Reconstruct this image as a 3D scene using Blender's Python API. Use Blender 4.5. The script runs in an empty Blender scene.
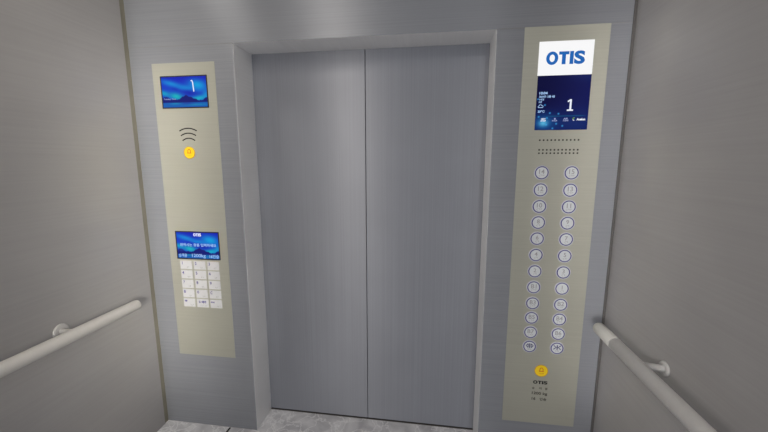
import bpy, bmesh, math
from mathutils import Vector, Matrix

C = bpy.context.scene.collection
PI = math.pi

# ---------------------------------------------------------------- geometry of the car (metres)
CAM_Z = 1.5326
XL, XR = -1.5414, 0.8157          # side wall faces
YF, YD = 1.652, 1.83               # front return face, door face
YB = -0.75                        # back wall
ZC = 2.80                         # ceiling
JL, JR, ZH = -0.977, 0.264, 2.108 # door opening
SEAM = -0.357

# ---------------------------------------------------------------- materials
def lin(c):
    return tuple(((v/255)/12.92 if v/255 <= 0.04045 else ((v/255+0.055)/1.055)**2.4) for v in c)

def mat_plain(name, rgb, rough=0.5, metal=0.0, emit=0.0, bump=0.0):
    m = bpy.data.materials.new(name); m.use_nodes = True
    nt = m.node_tree; b = nt.nodes['Principled BSDF']
    col = (*lin(rgb), 1)
    b.inputs['Roughness'].default_value = rough
    b.inputs['Metallic'].default_value = metal
    # faint procedural mottling keeps every surface from being one flat tone
    tc = nt.nodes.new('ShaderNodeTexCoord'); n = nt.nodes.new('ShaderNodeTexNoise')
    n.inputs['Scale'].default_value = 60
    nt.links.new(tc.outputs['Object'], n.inputs['Vector'])
    mx = nt.nodes.new('ShaderNodeMix'); mx.data_type = 'RGBA'
    mx.inputs['A'].default_value = col
    mx.inputs['B'].default_value = tuple(min(1, v*0.94) for v in col[:3]) + (1,)
    nt.links.new(n.outputs['Fac'], mx.inputs['Factor'])
    nt.links.new(mx.outputs['Result'], b.inputs['Base Color'])
    if emit:
        b.inputs['Emission Color'].default_value = col
        b.inputs['Emission Strength'].default_value = emit
    return m

def mat_brushed(name, rgb, rough, metal, aniso, scale, amp=0.10, wide=0.06, bump=0.02, tangent=(0, 0, 1), spec=0.5, tint=None):
    """Brushed sheet metal: fine grain stretched along the brushing, plus slow cloudy variation."""
    m = bpy.data.materials.new(name); m.use_nodes = True
    nt = m.node_tree; L = nt.links; b = nt.nodes['Principled BSDF']
    tc = nt.nodes.new('ShaderNodeTexCoord')
    mp = nt.nodes.new('ShaderNodeMapping'); mp.inputs['Scale'].default_value = scale
    L.new(tc.outputs['Object'], mp.inputs['Vector'])
    n1 = nt.nodes.new('ShaderNodeTexNoise'); n1.inputs['Scale'].default_value = 1.0
    n1.inputs['Detail'].default_value = 4; n1.inputs['Roughness'].default_value = 0.65
    L.new(mp.outputs['Vector'], n1.inputs['Vector'])
    n2 = nt.nodes.new('ShaderNodeTexNoise'); n2.inputs['Scale'].default_value = 3.0
    n2.inputs['Detail'].default_value = 2
    L.new(tc.outputs['Object'], n2.inputs['Vector'])
    r1 = nt.nodes.new('ShaderNodeMapRange'); r1.inputs['From Min'].default_value = 0.3; r1.inputs['From Max'].default_value = 0.7
    r1.inputs['To Min'].default_value = 1-amp; r1.inputs['To Max'].default_value = 1+amp
    L.new(n1.outputs['Fac'], r1.inputs['Value'])
    r2 = nt.nodes.new('ShaderNodeMapRange'); r2.inputs['From Min'].default_value = 0.3; r2.inputs['From Max'].default_value = 0.7
    r2.inputs['To Min'].default_value = 1-wide; r2.inputs['To Max'].default_value = 1+wide
    L.new(n2.outputs['Fac'], r2.inputs['Value'])
    mu = nt.nodes.new('ShaderNodeMath'); mu.operation = 'MULTIPLY'
    L.new(r1.outputs['Result'], mu.inputs[0]); L.new(r2.outputs['Result'], mu.inputs[1])
    vm = nt.nodes.new('ShaderNodeVectorMath'); vm.operation = 'SCALE'
    vm.inputs[0].default_value = lin(rgb)
    L.new(mu.outputs[0], vm.inputs['Scale'])
    L.new(vm.outputs[0], b.inputs['Base Color'])
    b.inputs['Metallic'].default_value = metal
    b.inputs['Roughness'].default_value = rough
    b.inputs['Anisotropic'].default_value = aniso
    b.inputs['Specular IOR Level'].default_value = spec
    cv = nt.nodes.new('ShaderNodeCombineXYZ')
    for i, s in enumerate('XYZ'): cv.inputs[s].default_value = tangent[i]
    L.new(cv.outputs[0], b.inputs['Tangent'])
    bp = nt.nodes.new('ShaderNodeBump'); bp.inputs['Strength'].default_value = bump; bp.inputs['Distance'].default_value = 0.002
    L.new(n1.outputs['Fac'], bp.inputs['Height'])
    L.new(bp.outputs['Normal'], b.inputs['Normal'])
    return m

def mat_marble(name):
    m = bpy.data.materials.new(name); m.use_nodes = True
    nt = m.node_tree; L = nt.links; b = nt.nodes['Principled BSDF']
    tc = nt.nodes.new('ShaderNodeTexCoord')
    n1 = nt.nodes.new('ShaderNodeTexNoise'); n1.inputs['Scale'].default_value = 9; n1.inputs['Detail'].default_value = 8
    n1.inputs['Distortion'].default_value = 0.6
    L.new(tc.outputs['Object'], n1.inputs['Vector'])
    cr = nt.nodes.new('ShaderNodeValToRGB')
    cr.color_ramp.elements[0].position = 0.35; cr.color_ramp.elements[0].color = (*lin((184, 184, 189)), 1)
    cr.color_ramp.elements[1].position = 0.66; cr.color_ramp.elements[1].color = (*lin((226, 226, 229)), 1)
    L.new(n1.outputs['Fac'], cr.inputs['Fac'])
    # wandering pale veins: cell edges of a warped voronoi
    nw = nt.nodes.new('ShaderNodeTexNoise'); nw.inputs['Scale'].default_value = 6; nw.inputs['Detail'].default_value = 5
    L.new(tc.outputs['Object'], nw.inputs['Vector'])
    ad = nt.nodes.new('ShaderNodeVectorMath'); ad.operation = 'MULTIPLY_ADD'
    ad.inputs[1].default_value = (0.42, 0.42, 0.42)
    L.new(nw.outputs['Color'], ad.inputs[0]); L.new(tc.outputs['Object'], ad.inputs[2])
    vo = nt.nodes.new('ShaderNodeTexVoronoi'); vo.feature = 'DISTANCE_TO_EDGE'; vo.inputs['Scale'].default_value = 8
    L.new(ad.outputs[0], vo.inputs['Vector'])
    vr = nt.nodes.new('ShaderNodeMapRange'); vr.inputs['From Min'].default_value = 0.0; vr.inputs['From Max'].default_value = 0.055
    vr.inputs['To Min'].default_value = 0.7; vr.inputs['To Max'].default_value = 0.0
    L.new(vo.outputs['Distance'], vr.inputs['Value'])
    mx = nt.nodes.new('ShaderNodeMix'); mx.data_type = 'RGBA'
    mx.inputs['B'].default_value = (*lin((246, 246, 248)), 1)
    L.new(vr.outputs['Result'], mx.inputs['Factor']); L.new(cr.outputs['Color'], mx.inputs['A'])
    L.new(mx.outputs['Result'], b.inputs['Base Color'])
    b.inputs['Roughness'].default_value = 0.3
    return m

def mat_screen(name, strength=1.0):
    """A lit display: shows the picture stored per vertex on its own face."""
    m = bpy.data.materials.new(name); m.use_nodes = True
    nt = m.node_tree; L = nt.links; b = nt.nodes['Principled BSDF']
    at = nt.nodes.new('ShaderNodeAttribute'); at.attribute_name = 'picture'
    b.inputs['Base Color'].default_value = (0.01, 0.01, 0.012, 1)
    b.inputs['Roughness'].default_value = 0.5; b.inputs['Specular IOR Level'].default_value = 0.08
    b.inputs['Base Color'].default_value = (0.002, 0.002, 0.003, 1)
    L.new(at.outputs['Color'], b.inputs['Emission Color'])
    b.inputs['Emission Strength'].default_value = strength
    return m

def mat_glow(name, rgb, strength=1.0):
    m = bpy.data.materials.new(name); m.use_nodes = True
    b = m.node_tree.nodes['Principled BSDF']
    b.inputs['Base Color'].default_value = (0.004, 0.004, 0.004, 1); b.inputs['Specular IOR Level'].default_value = 0.08
    b.inputs['Emission Color'].default_value = (*lin(rgb), 1)
    b.inputs['Emission Strength'].default_value = strength
    return m

M = {}
M['front'] = mat_brushed('brushed_steel_front', (155, 158, 165), 0.50, 0.40, 0.95, (1.2, 1.2, 190), 0.07, 0.03)
M['door'] = mat_brushed('brushed_steel_door', (158, 161, 170), 0.50, 0.40, 0.95, (170, 170, 0.6), 0.06, 0.03, 0.004)
M['jamb'] = mat_brushed('brushed_steel_jamb_lightened', (240, 240, 240), 0.5, 0.25, 0.3, (40, 1.2, 120), 0.03, 0.03)
M['side'] = mat_brushed('satin_panel_side', (159, 157, 157), 0.50, 0.30, 0.6, (1.0, 1.6, 120), 0.035, 0.04)
M['corner'] = mat_brushed('corner_strip', (126, 122, 108), 0.6, 0.2, 0.0, (30, 30, 8), 0.12, 0.1)
M['shade_and_track'] = mat_plain('corner_shade_and_track', (84, 82, 81), 0.7)  # dark grey standing for corner shade; also colours the door track
M['seam_highlight'] = mat_plain('seam_highlight_grey', (150, 150, 150), 0.5)  # pale tone standing for the glint along the header seam
M['ceiling'] = mat_plain('ceiling_paint', (175, 172, 168), 0.7)
M['shaft'] = mat_plain('dark_gap', (24, 24, 26), 0.8)
M['marble'] = mat_marble('grey_marble')
M['inlay'] = mat_plain('black_inlay', (16, 15, 15), 0.5)
M['plate'] = mat_brushed('champagne_plate', (186, 186, 174), 0.42, 0.50, 0.6, (1.5, 1.5, 160), 0.04, 0.03)
M['bezel'] = mat_plain('black_bezel', (22, 24, 26), 0.4)
M['screen'] = mat_screen('display_picture')
M['sign_white'] = mat_glow('lit_white_sign', (247, 247, 248), 1.0)
M['logo_blue'] = mat_glow('logo_blue', (26, 98, 178), 1.0)
M['text_white'] = mat_glow('screen_white', (232, 236, 250), 1.0)
M['text_pale'] = mat_glow('screen_pale', (150, 160, 205), 1.0)
M['text_ice'] = mat_glow('screen_ice', (165, 200, 245), 1.0)
M['leaf_green'] = mat_glow('screen_green', (120, 170, 70), 1.0)
M['key'] = mat_plain('key_white', (204, 205, 208), 0.45)
M['key_blue'] = mat_plain('key_print_blue', (96, 92, 160), 0.6)
M['key_grey'] = mat_plain('key_print_grey', (150, 150, 150), 0.6)
M['btn_rim'] = mat_plain('button_rim', (206, 208, 216), 0.4)
M['btn_face'] = mat_plain('button_face', (214, 219, 222), 0.4)
M['btn_ring'] = mat_plain('button_ring_navy', (72, 70, 138), 0.5)
M['btn_text'] = mat_plain('button_print_grey', (158, 158, 162), 0.6)
M['btn_navy'] = mat_plain('button_print_navy', (48, 44, 104), 0.6)
M['yellow'] = mat_plain('alarm_yellow', (250, 214, 30), 0.4)
M['yellow_rim'] = mat_plain('alarm_rim', (214, 150, 40), 0.5)
M['orange'] = mat_plain('alarm_orange', (214, 112, 22), 0.5)
M['black_print'] = mat_plain('black_print', (28, 28, 28), 0.6)
M['grey_print'] = mat_plain('grey_print', (58, 56, 50), 0.6)
M['hole'] = mat_plain('speaker_hole', (30, 28, 26), 0.8)
M['rail'] = mat_plain('rail_satin', (184, 182, 179), 0.42, 0.0)
M['rail_cap'] = mat_plain('rail_cap_satin', (172, 171, 167), 0.42)
M['rail_tube'] = mat_plain('rail_tube_grey', (246, 244, 243), 0.42, 0.0)
M['rail_bracket'] = mat_plain('rail_bracket_grey', (172, 171, 170), 0.45, 0.0)
M['lamp'] = mat_glow('lamp_diffuser', (255, 250, 240), 3.0)

# ---------------------------------------------------------------- mesh helpers
class MB:
    """Collects shapes (world coordinates) that become ONE mesh object."""
    def __init__(self): self.bm = bmesh.new()
    def box(self, x0, x1, y0, y1, z0, z1, mi=0, bevel=0.0):
        r = bmesh.ops.create_cube(self.bm, size=1.0)
        vs = r['verts']
        for v in vs:
            v.co = Vector(((x0+x1)/2+v.co.x*(x1-x0), (y0+y1)/2+v.co.y*(y1-y0), (z0+z1)/2+v.co.z*(z1-z0)))
        fs = {f for v in vs for f in v.link_faces}
        for f in fs: f.material_index = mi
        if bevel:
            es = list({e for v in vs for e in v.link_edges})
            g = bmesh.ops.bevel(self.bm, geom=es, offset=bevel, segments=2, affect='EDGES', profile=0.6)
            for f in g['faces']: f.material_index = mi
        return self
    def prism(self, pts, y0, y1, mi=0):
        """Outline in (x, z), extruded from y0 (towards the viewer) to y1."""
        a = [self.bm.verts.new((x, y0, z)) for x, z in pts]
        b = [self.bm.verts.new((x, y1, z)) for x, z in pts]
        n = len(pts)
        fs = [self.bm.faces.new(a), self.bm.faces.new(b[::-1])]
        for i in range(n):
            fs.append(self.bm.faces.new((a[i], b[i], b[(i+1) % n], a[(i+1) % n])))
        for f in fs: f.material_index = mi
        return self
    def disc(self, cx, cz, r, y0, y1, mi=0, n=40, bevel=0.0):
        prof = [(r, y1), (r, y0+bevel), (r-bevel, y0)] if bevel else [(r, y1), (r, y0)]
        self.lathe_y(cx, cz, prof, mi, n)
        return self
    def lathe_y(self, cx, cz, prof, mi=0, n=40, cap0=True, cap1=True):
        rings = []
        for r, y in prof:
            rings.append([self.bm.verts.new((cx+r*math.cos(2*PI*i/n), y, cz+r*math.sin(2*PI*i/n))) for i in range(n)])
        for A, B in zip(rings, rings[1:]):
            for i in range(n):
                f = self.bm.faces.new((A[i], A[(i+1) % n], B[(i+1) % n], B[i])); f.material_index = mi; f.smooth = True
        if cap0: f = self.bm.faces.new(rings[0][::-1]); f.material_index = mi
        if cap1: f = self.bm.faces.new(rings[-1]); f.material_index = mi
        return self
    def ring(self, cx, cz, r0, r1, y0, y1, mi=0, n=40):
        """Flat annulus with real thickness facing -y."""
        prof = [(r0, y1), (r1, y1), (r1, y0), (r0, y0)]
        rings = [[self.bm.verts.new((cx+r*math.cos(2*PI*i/n), y, cz+r*math.sin(2*PI*i/n))) for i in range(n)] for r, y in prof]
        for k in range(4):
            A, B = rings[k], rings[(k+1) % 4]
            for i in range(n):
                f = self.bm.faces.new((A[i], A[(i+1) % n], B[(i+1) % n], B[i])); f.material_index = mi
        return self
    def tube(self, pts, radii, mi=0, n=28, caps=True):
        """Round tube through 3-D points with a radius at each."""
        P = [Vector(p) for p in pts]; rings = []
        up = Vector((0, 0, 1))
        for i, p in enumerate(P):
            d = (P[min(i+1, len(P)-1)] - P[max(i-1, 0)]).normalized()
            u = d.cross(up)
            if u.length < 1e-4: u = d.cross(Vector((0, 1, 0)))
            u.normalize(); w = u.cross(d).normalized()
            rings.append([self.bm.verts.new(p + (u*math.cos(2*PI*k/n)+w*math.sin(2*PI*k/n))*radii[i]) for k in range(n)])
        for A, B in zip(rings, rings[1:]):
            for k in range(n):
                f = self.bm.faces.new((A[k], A[(k+1) % n], B[(k+1) % n], B[k])); f.material_index = mi; f.smooth = True
        if caps:
            f = self.bm.faces.new(rings[0][::-1]); f.material_index = mi
            f = self.bm.faces.new(rings[-1]); f.material_index = mi
        return self
    def stroke(self, pts, w, y0, y1, mi=0):
        """Flat stroke of width w along (x, z) points."""
        P = [Vector(p) for p in pts]; a = []; b = []
        for i, p in enumerate(P):
            d = (P[min(i+1, len(P)-1)] - P[max(i-1, 0)]).normalized(); nrm = Vector((-d.y, d.x))*w/2
            a.append(p+nrm); b.append(p-nrm)
        for i in range(len(P)-1):
            self.prism([a[i], a[i+1], b[i+1], b[i]], y0, y1, mi)
        return self
    def text(self, body, x0, x1, z0, z1, y, mi=0, bold=0.0, depth=0.0006, keep=False, shear=0.0, align='C'):
        """Lettering fitted into the box x0..x1, z0..z1, facing -y, its back on y."""
        cu = bpy.data.curves.new('lettering', 'FONT'); cu.body = body; cu.size = 1.0; cu.offset = bold
        cu.resolution_u = 4; cu.shear = shear
        tmp = bpy.data.objects.new('lettering', cu); C.objects.link(tmp)
        bpy.context.view_layer.update()
        dg = bpy.context.evaluated_depsgraph_get()
        me = bpy.data.meshes.new_from_object(tmp.evaluated_get(dg))
        co = [v.co.copy() for v in me.vertices]
        if co:
            ax, bx = min(c.x for c in co), max(c.x for c in co); az, bz = min(c.y for c in co), max(c.y for c in co)
            sx = (x1-x0)/max(bx-ax, 1e-6); sz = (z1-z0)/max(bz-az, 1e-6); ox = x0
            if keep:
                sx = min(sx, sz); w = (bx-ax)*sx
                ox = {'C': (x0+x1-w)/2, 'L': x0, 'R': x1-w}[align]
            base = [(ox+(c.x-ax)*sx, z0+(c.y-az)*sz) for c in co]
            f_ = [self.bm.verts.new((p[0], y-depth, p[1])) for p in base]
            for poly in me.polygons:
                try: g = self.bm.faces.new([f_[i] for i in poly.vertices]); g.material_index = mi
                except ValueError: pass
            # side skirts give the lettering its own thickness
            cnt = {}
            for poly in me.polygons:
                vs = list(poly.vertices)
                for a, b in zip(vs, vs[1:]+vs[:1]):
                    cnt.setdefault((min(a, b), max(a, b)), []).append((a, b))
            back = {}
            for k, l in cnt.items():
                if len(l) == 1:
                    a, b = l[0]
                    for i in (a, b):
                        if i not in back: back[i] = self.bm.verts.new((base[i][0], y, base[i][1]))
                    try: g = self.bm.faces.new((f_[b], f_[a], back[a], back[b])); g.material_index = mi
                    except ValueError: pass
        bpy.data.objects.remove(tmp); bpy.data.curves.remove(cu); bpy.data.meshes.remove(me)
        return self
    def braille(self, x, z, cells, y, mi=0, s=0.0026):
        """Raised dots, two wide and three high to a cell."""
        for k, dots in enumerate(cells):
            for d in dots:
                cx = x+k*s*2.6+(d//3)*s; cz = z-(d % 3)*s
                self.box(cx-s*0.32, cx+s*0.32, y-0.0007, y, cz-s*0.32, cz+s*0.32, mi)
        return self

def world_loc(o):
    v = Vector(o.location)
    while o.parent: o = o.parent; v += Vector(o.location)
    return v

def obj(name, mb, mats, parent=None, smooth_angle=None):
    me = bpy.data.meshes.new(name)
    bmesh.ops.recalc_face_normals(mb.bm, faces=mb.bm.faces)
    if parent: bmesh.ops.translate(mb.bm, verts=mb.bm.verts, vec=-world_loc(parent))
    mb.bm.to_mesh(me); mb.bm.free()
    for k in (mats if isinstance(mats, (list, tuple)) else [mats]): me.materials.append(M[k])
    o = bpy.data.objects.new(name, me); C.objects.link(o)
    if parent: o.parent = parent
    return o

def struct(name, mb, mats, parent=None):
    o = obj(name, mb, mats, parent); o['kind'] = 'structure'; return o

def thing(name, label, cat, loc, group=None):
    o = bpy.data.objects.new(name, None); C.objects.link(o); o.location = loc; o.empty_display_size = 0.05
    o['label'] = label; o['category'] = cat
    if group: o['group'] = group
    return o

def picture(name, x0, x1, z0, z1, y, fn, nu, nv, parent, depth=0.003):
    """Display glass: a thin slab whose front face carries the screen picture fn(u, v)."""
    bm = bmesh.new(); w = world_loc(parent); cols = []
    grid = []
    for j in range(nv+1):
        row = []
        for i in range(nu+1):
            u, v = i/nu, j/nv
            row.append(bm.verts.new((x0+(x1-x0)*u-w.x, y-w.y, z0+(z1-z0)*v-w.z))); cols.append(fn(u, v))
        grid.append(row)
    for j in range(nv):
        for i in range(nu):
            bm.faces.new((grid[j][i], grid[j][i+1], grid[j+1][i+1], grid[j+1][i]))
    # sides and back
    bk = [bm.verts.new((x-w.x, y+depth-w.y, z-w.z)) for x, z in ((x0, z0), (x1, z0), (x1, z1), (x0, z1))]
    cols += [(0, 0, 0)]*4
    c = [grid[0][0], grid[0][-1], grid[-1][-1], grid[-1][0]]
    bm.faces.new(bk[::-1])
    edge = [grid[0], [r[-1] for r in grid], grid[-1][::-1], [r[0] for r in grid][::-1]]
    for k in range(4):
        bm.faces.new([*edge[k][::-1], bk[k], bk[(k+1) % 4]])
    me = bpy.data.meshes.new(name); bm.to_mesh(me); bm.free()
    at = me.color_attributes.new('picture', 'FLOAT_COLOR', 'POINT')
    for i, cc in enumerate(cols): at.data[i].color = (*lin([max(0, min(255, q)) for q in cc]), 1)
    me.materials.append(M['screen'])
    o = bpy.data.objects.new(name, me); C.objects.link(o); o.parent = parent
    return o

# ================================================================= SETTING
T = 0.10
struct('floor', MB().box(XL-T, XR+T, YB-T, YD+0.04, -T, 0), 'marble')
struct('floor_inlay', MB().box(-1.1475, -1.1365, YB, YF-0.004, -0.004, 0.0012), 'inlay')
struct('ceiling', MB().box(XL-T, XR+T, YB-T, YD+0.04, ZC, ZC+T), 'ceiling')
struct('wall_left', MB().box(XL-T, XL, YB, YF-0.030, 0.0, ZC), 'side')
struct('wall_right', MB().box(XR, XR+T, YB, YF-0.006, 0.0, ZC), 'side')
# narrow filler strip between the left wall panel and the front return
struct('trim_1', MB().box(XL-T, XL-0.004, YF-0.030, YF, 0, ZC), 'corner')
struct('corner_shade_strip', MB().box(XR-0.0100, XR+T, YF-0.0055, YF, 0, ZC, 0, 0.002), 'shade_and_track')  # strip added to stand for the soft shade down this corner
# front returns and the header over the doors
BV = 0.0028
struct('wall_front_left', MB().box(XL-T, JL, YF, YD+0.04, 0, ZH-0.0006, 0, BV), ['front'])
struct('wall_front_right', MB().box(JR, XR+T, YF, YD+0.04, 0, ZH-0.0006, 0, BV), ['front'])
struct('wall_front_header', MB().box(XL-T, XR+T, YF, YD+0.04, ZH, ZC), ['front'])
# thin jamb and head linings inside the opening; lightened colour stands in for light there
struct('trim_3', MB().box(JL, JL+0.0012, YF+0.003, YD, 0, ZH-0.001), 'jamb')
struct('trim_4', MB().box(JR-0.0012, JR, YF+0.003, YD, 0, ZH-0.001), 'jamb')
struct('trim_5', MB().box(JL+0.0012, JR-0.0012, YF+0.003, YD, ZH-0.0012, ZH), 'jamb')
# the two sliding doors and the dark shaft behind them
struct('door_1', MB().box(JL-0.03, SEAM-0.0012, YD, YD+0.03, 0.008, ZH+0.02, 0, 0.002), 'door')
struct('door_2', MB().box(SEAM+0.0012, JR+0.03, YD+0.0005, YD+0.03, 0.008, ZH+0.02, 0, 0.002), 'door')
struct('trim_6', MB().box(JL+0.0015, JR-0.0015, YD-0.003, YD+0.036, 0, 0.0025), 'shade_and_track')
struct('seam_highlight_left', MB().box(XL, JL, YF-0.0007, YF, ZH-0.0012, ZH+0.0008), 'seam_highlight')  # thin line added as the bright edge highlight of the seam
struct('seam_highlight_right', MB().box(JR, XR-0.010, YF-0.0007, YF, ZH-0.0012, ZH+0.0008), 'seam_highlight')  # same added highlight line, right of the doors
struct('wall_shaft', MB().box(JL-0.3, JR+0.3, YD+0.05, YD+0.08, -T, ZC), 'shaft')

# ================================================================= SCREEN PICTURES
def sstep(a, b, x):
    t = max(0, min(1, (x-a)/(b-a))); return t*t*(3-2*t)
def mixc(a, b, t): return tuple(p+(q-p)*t for p, q in zip(a, b))
def gauss(u, v, cu, cv, su, sv, ang=0):
    du, dv = u-cu, v-cv; c, s = math.cos(ang), math.sin(ang)
    a, b = du*c+dv*s, -du*s+dv*c
    return math.exp(-(a/su)**2-(b/sv)**2)
def ridge(u):
    """Height of the mountain skyline."""
    h = 0.215
    h = max(h, 0.37-abs(u-0.08)*0.9, 0.40-abs(u-0.52)*0.85 if u < 0.52 else 0.40-(u-0.52)*0.62)
    h = max(h, 0.28-abs(u-0.27)*0.7, 0.20+max(0, u-0.86)*0.9)
    return h + 0.010*math.sin(u*61) + 0.006*math.sin(u*143+1)
def aurora(u, v):
    c = mixc((24, 66, 190), (26, 34, 176), sstep(0.5, 1.0, v))
    c = mixc(c, (22, 60, 205), 0.5*gauss(u, v, 0.0, 0.75, 0.35, 0.25))
    c = mixc(c, (18, 156, 216), 1.0*gauss(u, v, 0.80, 0.72, 0.22, 0.17, -0.6))
    c = mixc(c, (24, 138, 212), 0.95*gauss(u, v, 0.22, 0.78, 0.28, 0.09, -0.45))
    c = mixc(c, (22, 130, 208), 0.9*gauss(u, v, 0.52, 0.64, 0.24, 0.08, -0.15))
    c = mixc(c, (20, 32, 160), 0.7*gauss(u, v, 0.62, 0.46, 0.18, 0.08, -0.3))
    c = mixc(c, (26, 40, 175), 0.6*gauss(u, v, 0.30, 0.60, 0.12, 0.06, -0.5))
    c = mixc(c, (26, 180, 186), 0.98*gauss(u, v, 0.31, 0.36, 0.17, 0.11, -0.5))
    c = mixc(c, (22, 160, 196), 0.95*gauss(u, v, 0.04, 0.47, 0.15, 0.08, -0.6))
    c = mixc(c, (24, 172, 196), 0.95*gauss(u, v, 0.80, 0.28, 0.24, 0.09, 0.3))
    c = mixc(c, (24, 150, 205), 0.7*gauss(u, v, 0.97, 0.40, 0.06, 0.14, 0))
    h = ridge(u)
    land = mixc((22, 28, 112), (30, 60, 150), gauss(u, v, 0.10, 0.30, 0.10, 0.05)*0.8)
    c = mixc(c, land, sstep(h+0.012, h-0.012, v) if v > 0.15 else 0)
    if v < 0.17:
        w = mixc((24, 92, 176), (30, 150, 180), 0.7*gauss(u, v, 0.28, 0.12, 0.12, 0.03)+0.6*gauss(u, v, 0.75, 0.08, 0.25, 0.03))
        w = mixc(w, (30, 50, 150), 0.5*gauss(u, v, 0.55, 0.13, 0.12, 0.05))
        c = mixc(w, c, sstep(0.14, 0.17, v))
    return c

DOTS = []
def night(u, v):
    """Dark information screen: deep navy with a soft cyan glow and drifting specks."""
    c = mixc((5, 7, 54), (13, 20, 84), sstep(0, 1, u*0.7+0.3*(1-v)))
    c = mixc(c, (22, 60, 120), 0.45*gauss(u, v, 0.75, 0.12, 0.5, 0.25))
    c = mixc(c, (26, 44, 100), 0.5*gauss(u, v, 0.95, 1.0, 0.35, 0.12))
    c = mixc(c, (20, 96, 160), 0.75*gauss(u, v, 0.16, 0.14, 0.24, 0.17))
    c = mixc(c, (96, 190, 226), 0.85*gauss(u, v, 0.16, 0.13, 0.09, 0.065))
    for du, dv, r in DOTS:
        g = math.exp(-((((u-du)*0.218)**2+((v-dv)*0.231)**2)/(r*r))**2)
        c = mixc(c, (60, 160, 220), 0.8*g)
    if abs(v-0.257) < 0.006 and u > 0.14: c = mixc(c, (24, 120, 150), 0.5*sstep(0.14, 0.35, u)*sstep(1.0, 0.85, u))
    return c

# ================================================================= LEFT PANEL
PL = (-1.423, -1.079, 0.445, 2.027)
yp = YF-0.002      # plate face
left = thing('intercom_panel', 'champagne metal panel left of the doors with two blue screens and white keypad', 'control panel',
             ((PL[0]+PL[1])/2, YF, PL[2]))
obj('faceplate', MB().box(PL[0], PL[1], yp, YF, PL[2], PL[3], 0, 0.0006), 'plate', left)

def display(parent, x0, x1, z0, z1, fn, nu, nv, label, frame=0.0055):
    b = MB()
    b.box(x0, x1, yp-0.002, yp, z1-frame, z1).box(x0, x1, yp-0.002, yp, z0, z0+frame)
    b.box(x0, x0+frame, yp-0.002, yp, z0+frame, z1-frame).box(x1-frame, x1, yp-0.002, yp, z0+frame, z1-frame)
    s = picture('display_screen', x0+frame, x1-frame, z0+frame, z1-frame, yp-0.0010, fn, nu, nv, parent, 0.0010)
    s['label'] = label
    obj('bezel', b, 'bezel', s)
    return s
ys = yp-0.0010
up = display(left, -1.382, -1.1234, 1.807, 1.9655, aurora, 150, 92, 'upper blue screen showing the floor number 1')
t = MB()
t.stroke([(-1.2125, 1.9385), (-1.2060, 1.9415), (-1.2025, 1.9280), (-1.2010, 1.9060), (-1.1995, 1.8870)], 0.0052, ys-0.0006, ys)
obj('screen_digit', t, 'text_white', up)
obj('screen_text', MB().text('Tuesday  Time', -1.3700, -1.3030, 1.8480, 1.8565, ys, bold=0.008), 'text_pale', up)

arc = MB()
for cz, hw, sag in ((1.7075, 0.0465, 0.0120), (1.6830, 0.0400, 0.0110), (1.6575, 0.0330, 0.0105)):
    pts = []
    R = (hw*hw+sag*sag)/(2*sag); th = math.asin(hw/R)
    for i in range(13):
        a = -th+2*th*i/12
        pts.append((-1.2510+R*math.sin(a), cz-R*(1-math.cos(a))))
    arc.stroke(pts, 0.0058, yp-0.0006, yp)
    for q in (pts[0], pts[-1]): arc.disc(q[0], q[1], 0.0033, yp-0.0006, yp, 0, 12)
obj('speaker_slots', arc, 'hole', left)

def otis(mb, x0, x1, z0, z1, y):
    """The four heavy block letters of the maker's lettering."""
    X = lambda t: x0+(x1-x0)*t
    h = z1-z0; n = 36; cx, cz = X(0.156), (z0+z1)/2
    ro, ri = (X(0.156)-x0, h/2), ((X(0.156)-x0)*0.44, h*0.5*0.56)
    rg = []
    for (a, b), yy in ((ri, y), (ro, y), (ro, y-0.0006), (ri, y-0.0006)):
        rg.append([mb.bm.verts.new((cx+a*math.cos(2*PI*i/n), yy, cz+b*math.sin(2*PI*i/n))) for i in range(n)])
    for k in range(4):
        A, B = rg[k], rg[(k+1) % 4]
        for i in range(n): mb.bm.faces.new((A[i], A[(i+1) % n], B[(i+1) % n], B[i]))
    e = h*0.02
    mb.prism([(X(0.328), z1-e), (X(0.590), z1-e), (X(0.590), z1-h*0.25), (X(0.508), z1-h*0.25), (X(0.508), z0+e),
              (X(0.410), z0+e), (X(0.410), z1-h*0.25), (X(0.328), z1-h*0.25)], y-0.0006, y)
    mb.prism([(X(0.610), z1-e), (X(0.706), z1-e), (X(0.706), z0+e), (X(0.610), z0+e)], y-0.0006, y)
    mb.text('S', X(0.722), x1, z0, z1, y, bold=0.045)
    return mb

def bell(mb, cx, cz, s, y, w):
    """Bell outline: dome, flared skirt and base line."""
    pts = [(cx-s*0.80, cz-s*0.62), (cx-s*0.62, cz-s*0.42)]
    for i in range(9):
        a = PI-PI*i/8; pts.append((cx+s*0.62*math.cos(a), cz+s*0.20+s*0.70*math.sin(a)))
    pts += [(cx+s*0.62, cz-s*0.42), (cx+s*0.80, cz-s*0.62)]
    mb.stroke(pts, w, y-0.0006, y); mb.stroke([(cx-s*0.95, cz-s*0.66), (cx+s*0.95, cz-s*0.66)], w*1.1, y-0.0006, y)
    return mb

def alarm(parent, cx, cz, r):
    a = obj('alarm_button', MB().disc(cx, cz, r, yp-0.0025, yp, 0, 48, 0.001), 'yellow', parent)
    a['label'] = 'round yellow alarm button with an orange bell'
    obj('button_rim', MB().ring(cx, cz, r, r+0.0018, yp-0.002, yp, 0, 48), 'yellow_rim', a)
    k = bell(MB(), cx, cz+0.006, 0.0118, yp-0.0025, 0.0034)
    obj('bell_symbol', k, 'orange', a)
    obj('button_lettering', MB().text('비상호출', cx-0.0115, cx+0.0115, cz-0.0150, cz-0.0105, yp-0.0025), 'yellow_rim', a)
    return a
alarm(left, -1.2530, 1.5840, 0.0295)

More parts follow.
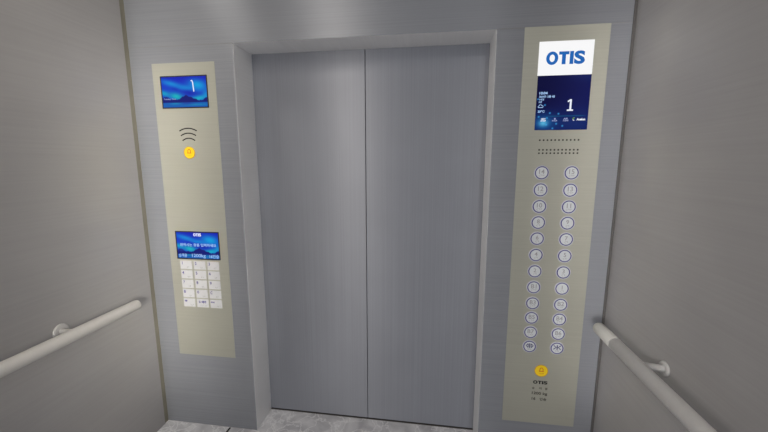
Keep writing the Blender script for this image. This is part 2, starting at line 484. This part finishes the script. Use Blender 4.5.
lo = display(left, -1.3796, -1.1231, 1.0120, 1.1670, aurora, 150, 92, 'lower blue screen with white Korean prompt and capacity')
obj('screen_logo', otis(MB(), -1.2725, -1.2265, 1.1405, 1.1575, ys), 'text_white', lo)
obj('screen_prompt', MB().text('원하시는 층을 입력하세요', -1.3560, -1.1430, 1.0840, 1.1010, ys, bold=0.012), 'text_ice', lo)
for body, x0, x1, z0, z1, bo in (('승객용', -1.3690, -1.3200, 1.0225, 1.0420, 0.010), ('1200kg', -1.2900, -1.2095, 1.0190, 1.0430, 0.004), ('16인승', -1.1860, -1.1310, 1.0215, 1.0420, 0.010)):
    obj('screen_text', MB().text(body, x0, x1, z0, z1, ys, bold=bo), 'text_ice', lo)

KX = [-1.3302, -1.2497, -1.1694]; KZ = [0.9790-0.0545*i for i in range(5)]
labels = [['1', '2', '3'], ['4', '5', '6'], ['7', '8', '9'], ['B', '0', 'C'], ['open', 'call', 'close']]
BR = [[[0], []], [[0, 1], []], [[0, 3], []], [[0, 3, 4], []], [[0, 4], []], [[0, 1, 3], []], [[0, 1, 3, 4], []], [[0, 1, 4], []], [[1, 3], []], [[0, 1], []], [[1, 3, 4], []], [[0, 3], []]]
yk = yp-0.0020
for r in range(5):
    for c in range(3):
        cx, cz = KX[c], KZ[r]+0.0
        k = obj('keypad_key', MB().box(cx-0.0348, cx+0.0348, yk, yp, cz-0.0240, cz+0.0240, 0, 0.0012), 'key', left)
        pr = MB(); t = labels[r][c]
        if t == 'open':
            pr.prism([(cx-0.0290, cz+0.0090), (cx-0.0225, cz+0.0145), (cx-0.0225, cz+0.0035)], yk-0.0006, yk)
            pr.prism([(cx-0.0110, cz+0.0090), (cx-0.0175, cz+0.0145), (cx-0.0175, cz+0.0035)], yk-0.0006, yk)
            pr.box(cx-0.0212, cx-0.0188, yk-0.0006, yk, cz+0.0025, cz+0.0155)
        elif t == 'close':
            pr.prism([(cx-0.0205, cz+0.0090), (cx-0.0285, cz+0.0140), (cx-0.0285, cz+0.0040)], yk-0.0006, yk)
            pr.prism([(cx-0.0175, cz+0.0090), (cx-0.0095, cz+0.0140), (cx-0.0095, cz+0.0040)], yk-0.0006, yk)
            pr.box(cx-0.0200, cx-0.0180, yk-0.0006, yk, cz+0.0035, cz+0.0145)
        elif t == 'call':
            pr.text('도·예약', cx-0.0235, cx+0.0215, cz-0.0010, cz+0.0145, yk, bold=0.02)
        else:
            pr.text(t, cx-0.0280, cx-0.0160, cz+0.0015, cz+0.0175, yk, bold=0.012, keep=True)
        obj('key_symbol', pr, 'key_blue', k)
        if r < 4: dots = [[0, 1, 5], BR[r*3+c][0]]
        else: dots = [[0, 4], [1, 2], [0, 3]] if c != 1 else [[0], [1], [0], [4], [2, 3]]
        obj('braille_dots', MB().braille(cx+0.006 if c != 1 or r < 4 else cx-0.012, cz-0.0105, dots, yk, s=0.0030), 'key_grey', k)

# ================================================================= RIGHT PANEL
PR = (0.380, 0.724, 0.226, 2.108)
right = thing('car_operating_panel', 'tall champagne metal panel right of the doors with floor buttons and lit OTIS sign', 'control panel',
              ((PR[0]+PR[1])/2, YF, PR[2]))
obj('faceplate', MB().box(PR[0], PR[1], yp, YF, PR[2], PR[3], 0, 0.0006), 'plate', right)
sg = obj('logo_sign', MB().box(0.4436, 0.6643, yp-0.002, yp, 1.9073, 2.0462, 0), 'sign_white', right)
sg['label'] = 'lit white sign with blue OTIS letters'
obj('sign_lettering', otis(MB(), 0.4745, 0.6315, 1.9500, 2.0045, yp-0.002), 'logo_blue', sg)

def Q(px, py):   # display positions measured on the photograph's display -> panel metres
    return (0.4459+(px-50)/355*0.2184-0.0*py, 0)
for px, py in ((0.03, 0.575), (0.17, 0.465), (0.07, 0.35), (0.065, 0.25), (0.275, 0.315), (0.44, 0.30), (0.225, 0.225), (0.22, 0.10), (0.41, 0.115), (0.53, 0.075), (0.345, 0.030)):
    DOTS.append((px, py, 0.0042))
SX0, SX1, SZ0, SZ1 = 0.4456, 0.6640, 1.6762, 1.9070
info = picture('display_screen', SX0, SX1, SZ0, SZ1, yp-0.0015, night, 130, 138, right, 0.0015)
info['label'] = 'dark navy screen showing floor number 1'
yi = yp-0.0015
obj('screen_digit', MB().stroke([(0.5765, 1.7960), (0.5885, 1.8035)], 0.0062, yi-0.0006, yi)
    .box(0.5850, 0.5925, yi-0.0006, yi, 1.7590, 1.8058).box(0.5750, 0.6002, yi-0.0006, yi, 1.7568, 1.7630), 'text_white', info)
def cloud(mb, cx, cz, s):
    pts = [(cx-s, cz-s*0.55), (cx-s*1.15, cz-s*0.1), (cx-s*0.75, cz+s*0.25), (cx-s*0.45, cz+s*0.75), (cx+s*0.1, cz+s*0.85),
           (cx+s*0.5, cz+s*0.45), (cx+s*1.0, cz+s*0.3), (cx+s*1.15, cz-s*0.2), (cx+s*0.9, cz-s*0.55), (cx-s, cz-s*0.55)]
    mb.stroke(pts, s*0.26, yi-0.0006, yi); return mb
obj('clock_text', MB().text('10:04', 0.4565, 0.4905, 1.8285, 1.8395, yi, bold=0.035), 'text_ice', info)
obj('date_text', MB().text('2024년 12월 4일', 0.4560, 0.5210, 1.8145, 1.8245, yi, bold=0.025), 'text_ice', info)
obj('weekday_text', MB().text('수요일', 0.4560, 0.4770, 1.8030, 1.8120, yi, bold=0.02), 'text_ice', info)
obj('forecast_text', MB().text('오전', 0.4550, 0.4690, 1.7925, 1.8010, yi, bold=0.02), 'text_ice', info)
obj('cloud_symbol', cloud(MB(), 0.4650, 1.7780, 0.0090), 'text_ice', info)
obj('temperature_text', MB().text('23℃', 0.4540, 0.4830, 1.7515, 1.7615, yi, bold=0.03), 'text_ice', info)
for a, b, x0, x1 in (('NEXT', 'STOP', 0.4690, 0.4910), ('1', 'FLOOR', 0.5170, 0.5390), ('AIR', 'CLEAN', 0.5620, 0.5845)):
    w_ = (x1-x0)*(0.14 if a == '1' else 0.42)
    obj('screen_caption', MB().text(a, (x0+x1)/2-w_, (x0+x1)/2+w_, 1.7205, 1.7275, yi, bold=0.03)
        .text(b, x0, x1, 1.7130, 1.7190, yi, bold=0.03), 'text_white' if a == 'NEXT' else 'text_pale', info)
obj('screen_brand', MB().text('Avelon', 0.6180, 0.6535, 1.7155, 1.7255, yi, bold=0.045)
    .stroke([(0.6090, 1.7165), (0.6050, 1.7160), (0.6030, 1.7200)], 0.0026, yi-0.0006, yi), 'text_white', info)
obj('leaf_symbol', MB().stroke([(0.6020, 1.7215), (0.6045, 1.7265), (0.6095, 1.7275)], 0.0030, yi-0.0006, yi), 'leaf_green', info)

for nm, zs in (('microphone_holes', (1.6325,)), ('speaker_holes', (1.5897, 1.5750))):
    gr = MB()
    for i in range(11):
        x = 0.4717+(0.6340-0.4717)*i/10
        for z in zs: gr.box(x-0.0033, x+0.0033, yp-0.0005, yp, z-0.0033, z+0.0033)
    obj(nm, gr, 'hole', right)

LX, RX = 0.4890, 0.6162
BZ = [1.4878, 1.4102, 1.3340, 1.2588, 1.1826, 1.1038, 1.0244, 0.9452, 0.8646, 0.7906, 0.7158, 0.6416]
BL = ['14', '12', '10', '8', '6', '4', '2', 'B1', 'B3', 'B5', 'B7', 'open']
BRt = ['15', '13', '11', '9', '7', '5', '3', '1', 'B2', 'B4', 'B6', 'close']
yb = yp-0.0032
def button(cx, cz, t):
    b = MB()
    b.disc(cx, cz, 0.0332, yp-0.0018, yp, 0, 44, 0.001)       # pale rim
    b.disc(cx, cz, 0.0248, yb, yp-0.0016, 1, 44, 0.0006)      # face
    o = obj('floor_button' if t not in ('open', 'close') else 'door_button', b, ['btn_rim', 'btn_face'], right)
    obj('button_ring', MB().ring(cx, cz, 0.0248, 0.0293, yb+0.0003, yp-0.0017, 0, 44), 'btn_ring', o)
    s = MB()
    if t == 'open':
        s.box(cx-0.0024, cx+0.0024, yb-0.0006, yb, cz-0.0065, cz+0.0170)
        for k in (-1, 1):
            s.stroke([(cx+k*0.0075, cz+0.0150), (cx+k*0.0165, cz+0.0050), (cx+k*0.0075, cz-0.0050)], 0.0036, yb-0.0006, yb)
            s.box(cx+k*0.0070-0.0016, cx+k*0.0070+0.0016, yb-0.0006, yb, cz-0.0045, cz+0.0145)
    elif t == 'close':
        s.box(cx-0.0024, cx+0.0024, yb-0.0006, yb, cz-0.0065, cz+0.0170)
        for k in (-1, 1):
            s.stroke([(cx+k*0.0165, cz+0.0155), (cx+k*0.0050, cz+0.0050), (cx+k*0.0165, cz-0.0055)], 0.0042, yb-0.0006, yb)
    elif len(t) == 1:
        s.text(t, cx-0.0065, cx+0.0065, cz-0.0040, cz+0.0150, yb, bold=0.012, keep=True)
    else:
        s.text(t, cx-0.0175, cx+0.0175, cz-0.0050, cz+0.0160, yb, bold=0.012, keep=True)
    obj('button_symbol', s, 'btn_navy' if t in ('open', 'close') else 'btn_text', o)
    if t in ('open', 'close'):
        obj('button_lettering', MB().text('열림' if t == 'open' else '닫힘', cx-0.0085, cx+0.0085, cz-0.0160, cz-0.0100, yb), 'btn_text', o)
    else:
        n = 2 if len(t) == 1 else 3
        cells = [[1, 3, 5], [0, 3, 4], [0, 1, 3]][:n]
        obj('braille_dots', MB().braille(cx-0.0110+(3-n)*0.0045, cz-0.0100, cells, yb, s=0.0036), 'btn_text', o)
    return o
for z, a, b in zip(BZ, BL, BRt):
    button(LX, z, a); button(RX, z, b)
alarm(right, 0.5525, 0.5160, 0.0295)
obj('panel_lettering', otis(MB(), 0.5180, 0.5862, 0.4438, 0.4618, yp), 'black_print', right)
obj('capacity_lettering', MB().text('승', 0.5150, 0.5275, 0.4140, 0.4265, yp).text('객', 0.5480, 0.5605, 0.4140, 0.4265, yp)
    .text('용', 0.5760, 0.5890, 0.4140, 0.4265, yp).text('1200 kg', 0.5160, 0.5890, 0.3815, 0.4000, yp, bold=0.02)
    .text('16', 0.5170, 0.5350, 0.3550, 0.3700, yp, bold=0.02).text('인승', 0.5550, 0.5870, 0.3540, 0.3700, yp, bold=0.015), 'grey_print', right)

# ================================================================= HANDRAILS
ZR, RR, OFF = 0.8365, 0.0250, 0.100
def handrail(side, label, y_end, y_seam, y_br, z_br, r_fl):
    wall = XL if side < 0 else XR; s = 1 if side < 0 else -1; x = wall+s*OFF
    y0 = YB+0.20
    root = thing('handrail', label, 'handrail', (x, (y0+y_end)/2, 0), 'handrails on the side walls')
    dome = [(x, y_end+RR*0.90*math.sin(a), ZR) for a in [PI/2*i/7 for i in range(8)]]
    rad = [RR*math.cos(PI/2*i/7*0.985) for i in range(8)]
    dome0 = [(x, y0-RR*0.9*math.sin(PI/2*i/7), ZR) for i in range(7, -1, -1)]; rad0 = rad[::-1]
    if y_seam:
        obj('rail_tube', MB().tube(dome0+[(x, y_seam, ZR)], rad0+[RR]), 'rail_tube', root)
        o = obj('end_cap', MB().tube([(x, y_seam, ZR), *dome], [RR*1.004, *rad]), 'rail_cap', root)
        o['label'] = 'paler rounded end piece'
    else:
        obj('rail_tube', MB().tube(dome0+dome, rad0+rad), 'rail', root)
    for yb_ in (y_br, y_br-1.15):
        b = MB(); pts = []; rr = []
        for i in range(9):
            t = i/8
            pts.append((wall+s*(0.004+(OFF-0.008)*t), yb_-0.004*math.sin(PI*t), z_br+(ZR-z_br)*t)); rr.append(0.0125-0.0015*t)
        br = obj('rail_bracket', b.tube(pts, rr, n=20), 'rail_bracket', root)
        f = MB()
        P = [(0, 1.0), (0.0035, 1.0), (0.0065, 0.90), (0.0075, 0.70), (0.0075, 0.5)]
        f.tube([(wall+s*(d+0.0002), yb_, z_br) for d, _ in P], [r_fl*k for _, k in P], n=32)
        obj('wall_flange', f, 'rail_bracket', br)
    return root
handrail(-1, 'pale round handrail on the left wall, in one tone to its rounded end', 1.418, None, 1.150, 0.8300, 0.032)
handrail(1, 'grey round handrail on the right wall with a paler end piece', 1.478, 1.350, 1.223, 0.8240, 0.0265)

# ================================================================= LIGHT
def area(name, loc, size, power, color=(1, 0.97, 0.93), rot=(0, 0, 0), shape='DISK', size_y=None, spread=PI):
    l = bpy.data.lights.new(name, 'AREA'); l.shape = shape; l.size = size
    if size_y: l.size_y = size_y
    l.energy = power; l.color = color; l.spread = spread
    o = bpy.data.objects.new(name, l); C.objects.link(o); o.location = loc; o.rotation_euler = rot
    return o
def aimed(name, loc, to, w, h, power, color, spread, down=0):
    """An added fill light without fixture, upright behind the viewer, turned level towards a point of the car."""
    a = math.atan2(to[0]-loc[0], to[1]-loc[1])
    return area(name, loc, w, power, color, (PI/2-math.radians(down), 0, -a), 'RECTANGLE', h, math.radians(spread))
aimed('added_fill', (-1.10, -0.80, 1.94), (-0.55, 1.65), 0.10, 1.7, 2.3, (1.0, 0.90, 0.78), 100)  # added for the bright streak on header and doors
aimed('added_fill', (0.30, -1.00, 1.90), (-1.53, 1.65), 0.50, 1.9, 4.0, (1.0, 0.95, 0.86), 17, 12.5)  # added to wash the left front corner
aimed('added_fill', (-0.30, -1.00, 1.90), (0.80, 1.45), 0.45, 1.9, 2.1, (1.0, 0.96, 0.92), 16, 12)  # added to wash the right front corner
area('unseen_ceiling_light', (-0.88, 0.0, ZC-0.02), 0.26, 15, (1, 0.92, 0.82), shape='RECTANGLE', size_y=1.3)

area('unseen_ceiling_light', (-1.34, 1.28, ZC-0.02), 0.30, 2.2, (1, 0.94, 0.84))  # unseen light added to brighten the top of the left front corner
area('unseen_ceiling_light', (0.50, -0.50, ZC-0.02), 0.26, 7, (1, 0.97, 0.94))  # unseen light added to lift the right handrail and wall

w = bpy.data.worlds.new('world'); bpy.context.scene.world = w; w.use_nodes = True
w.node_tree.nodes['Background'].inputs['Color'].default_value = (0.92, 0.95, 1.0, 1)
w.node_tree.nodes['Background'].inputs['Strength'].default_value = 0.60

# ================================================================= CAMERA
cam = bpy.data.cameras.new('camera'); co = bpy.data.objects.new('camera', cam); C.objects.link(co)
co.location = (0, 0, CAM_Z); co.rotation_euler = (PI/2-0.15420, 0, 0.14026)
cam.sensor_width = 36; cam.lens = 342.5/768*36; cam.clip_start = 0.02
sc = bpy.context.scene; sc.camera = co
sc.view_settings.view_transform = 'Standard'; sc.view_settings.look = 'None'
sc.view_settings.gamma = 1; sc.view_settings.use_curve_mapping = False; sc.view_settings.exposure = 0.0
sc.cycles.max_bounces = 12; sc.cycles.diffuse_bounces = 6; sc.cycles.glossy_bounces = 6
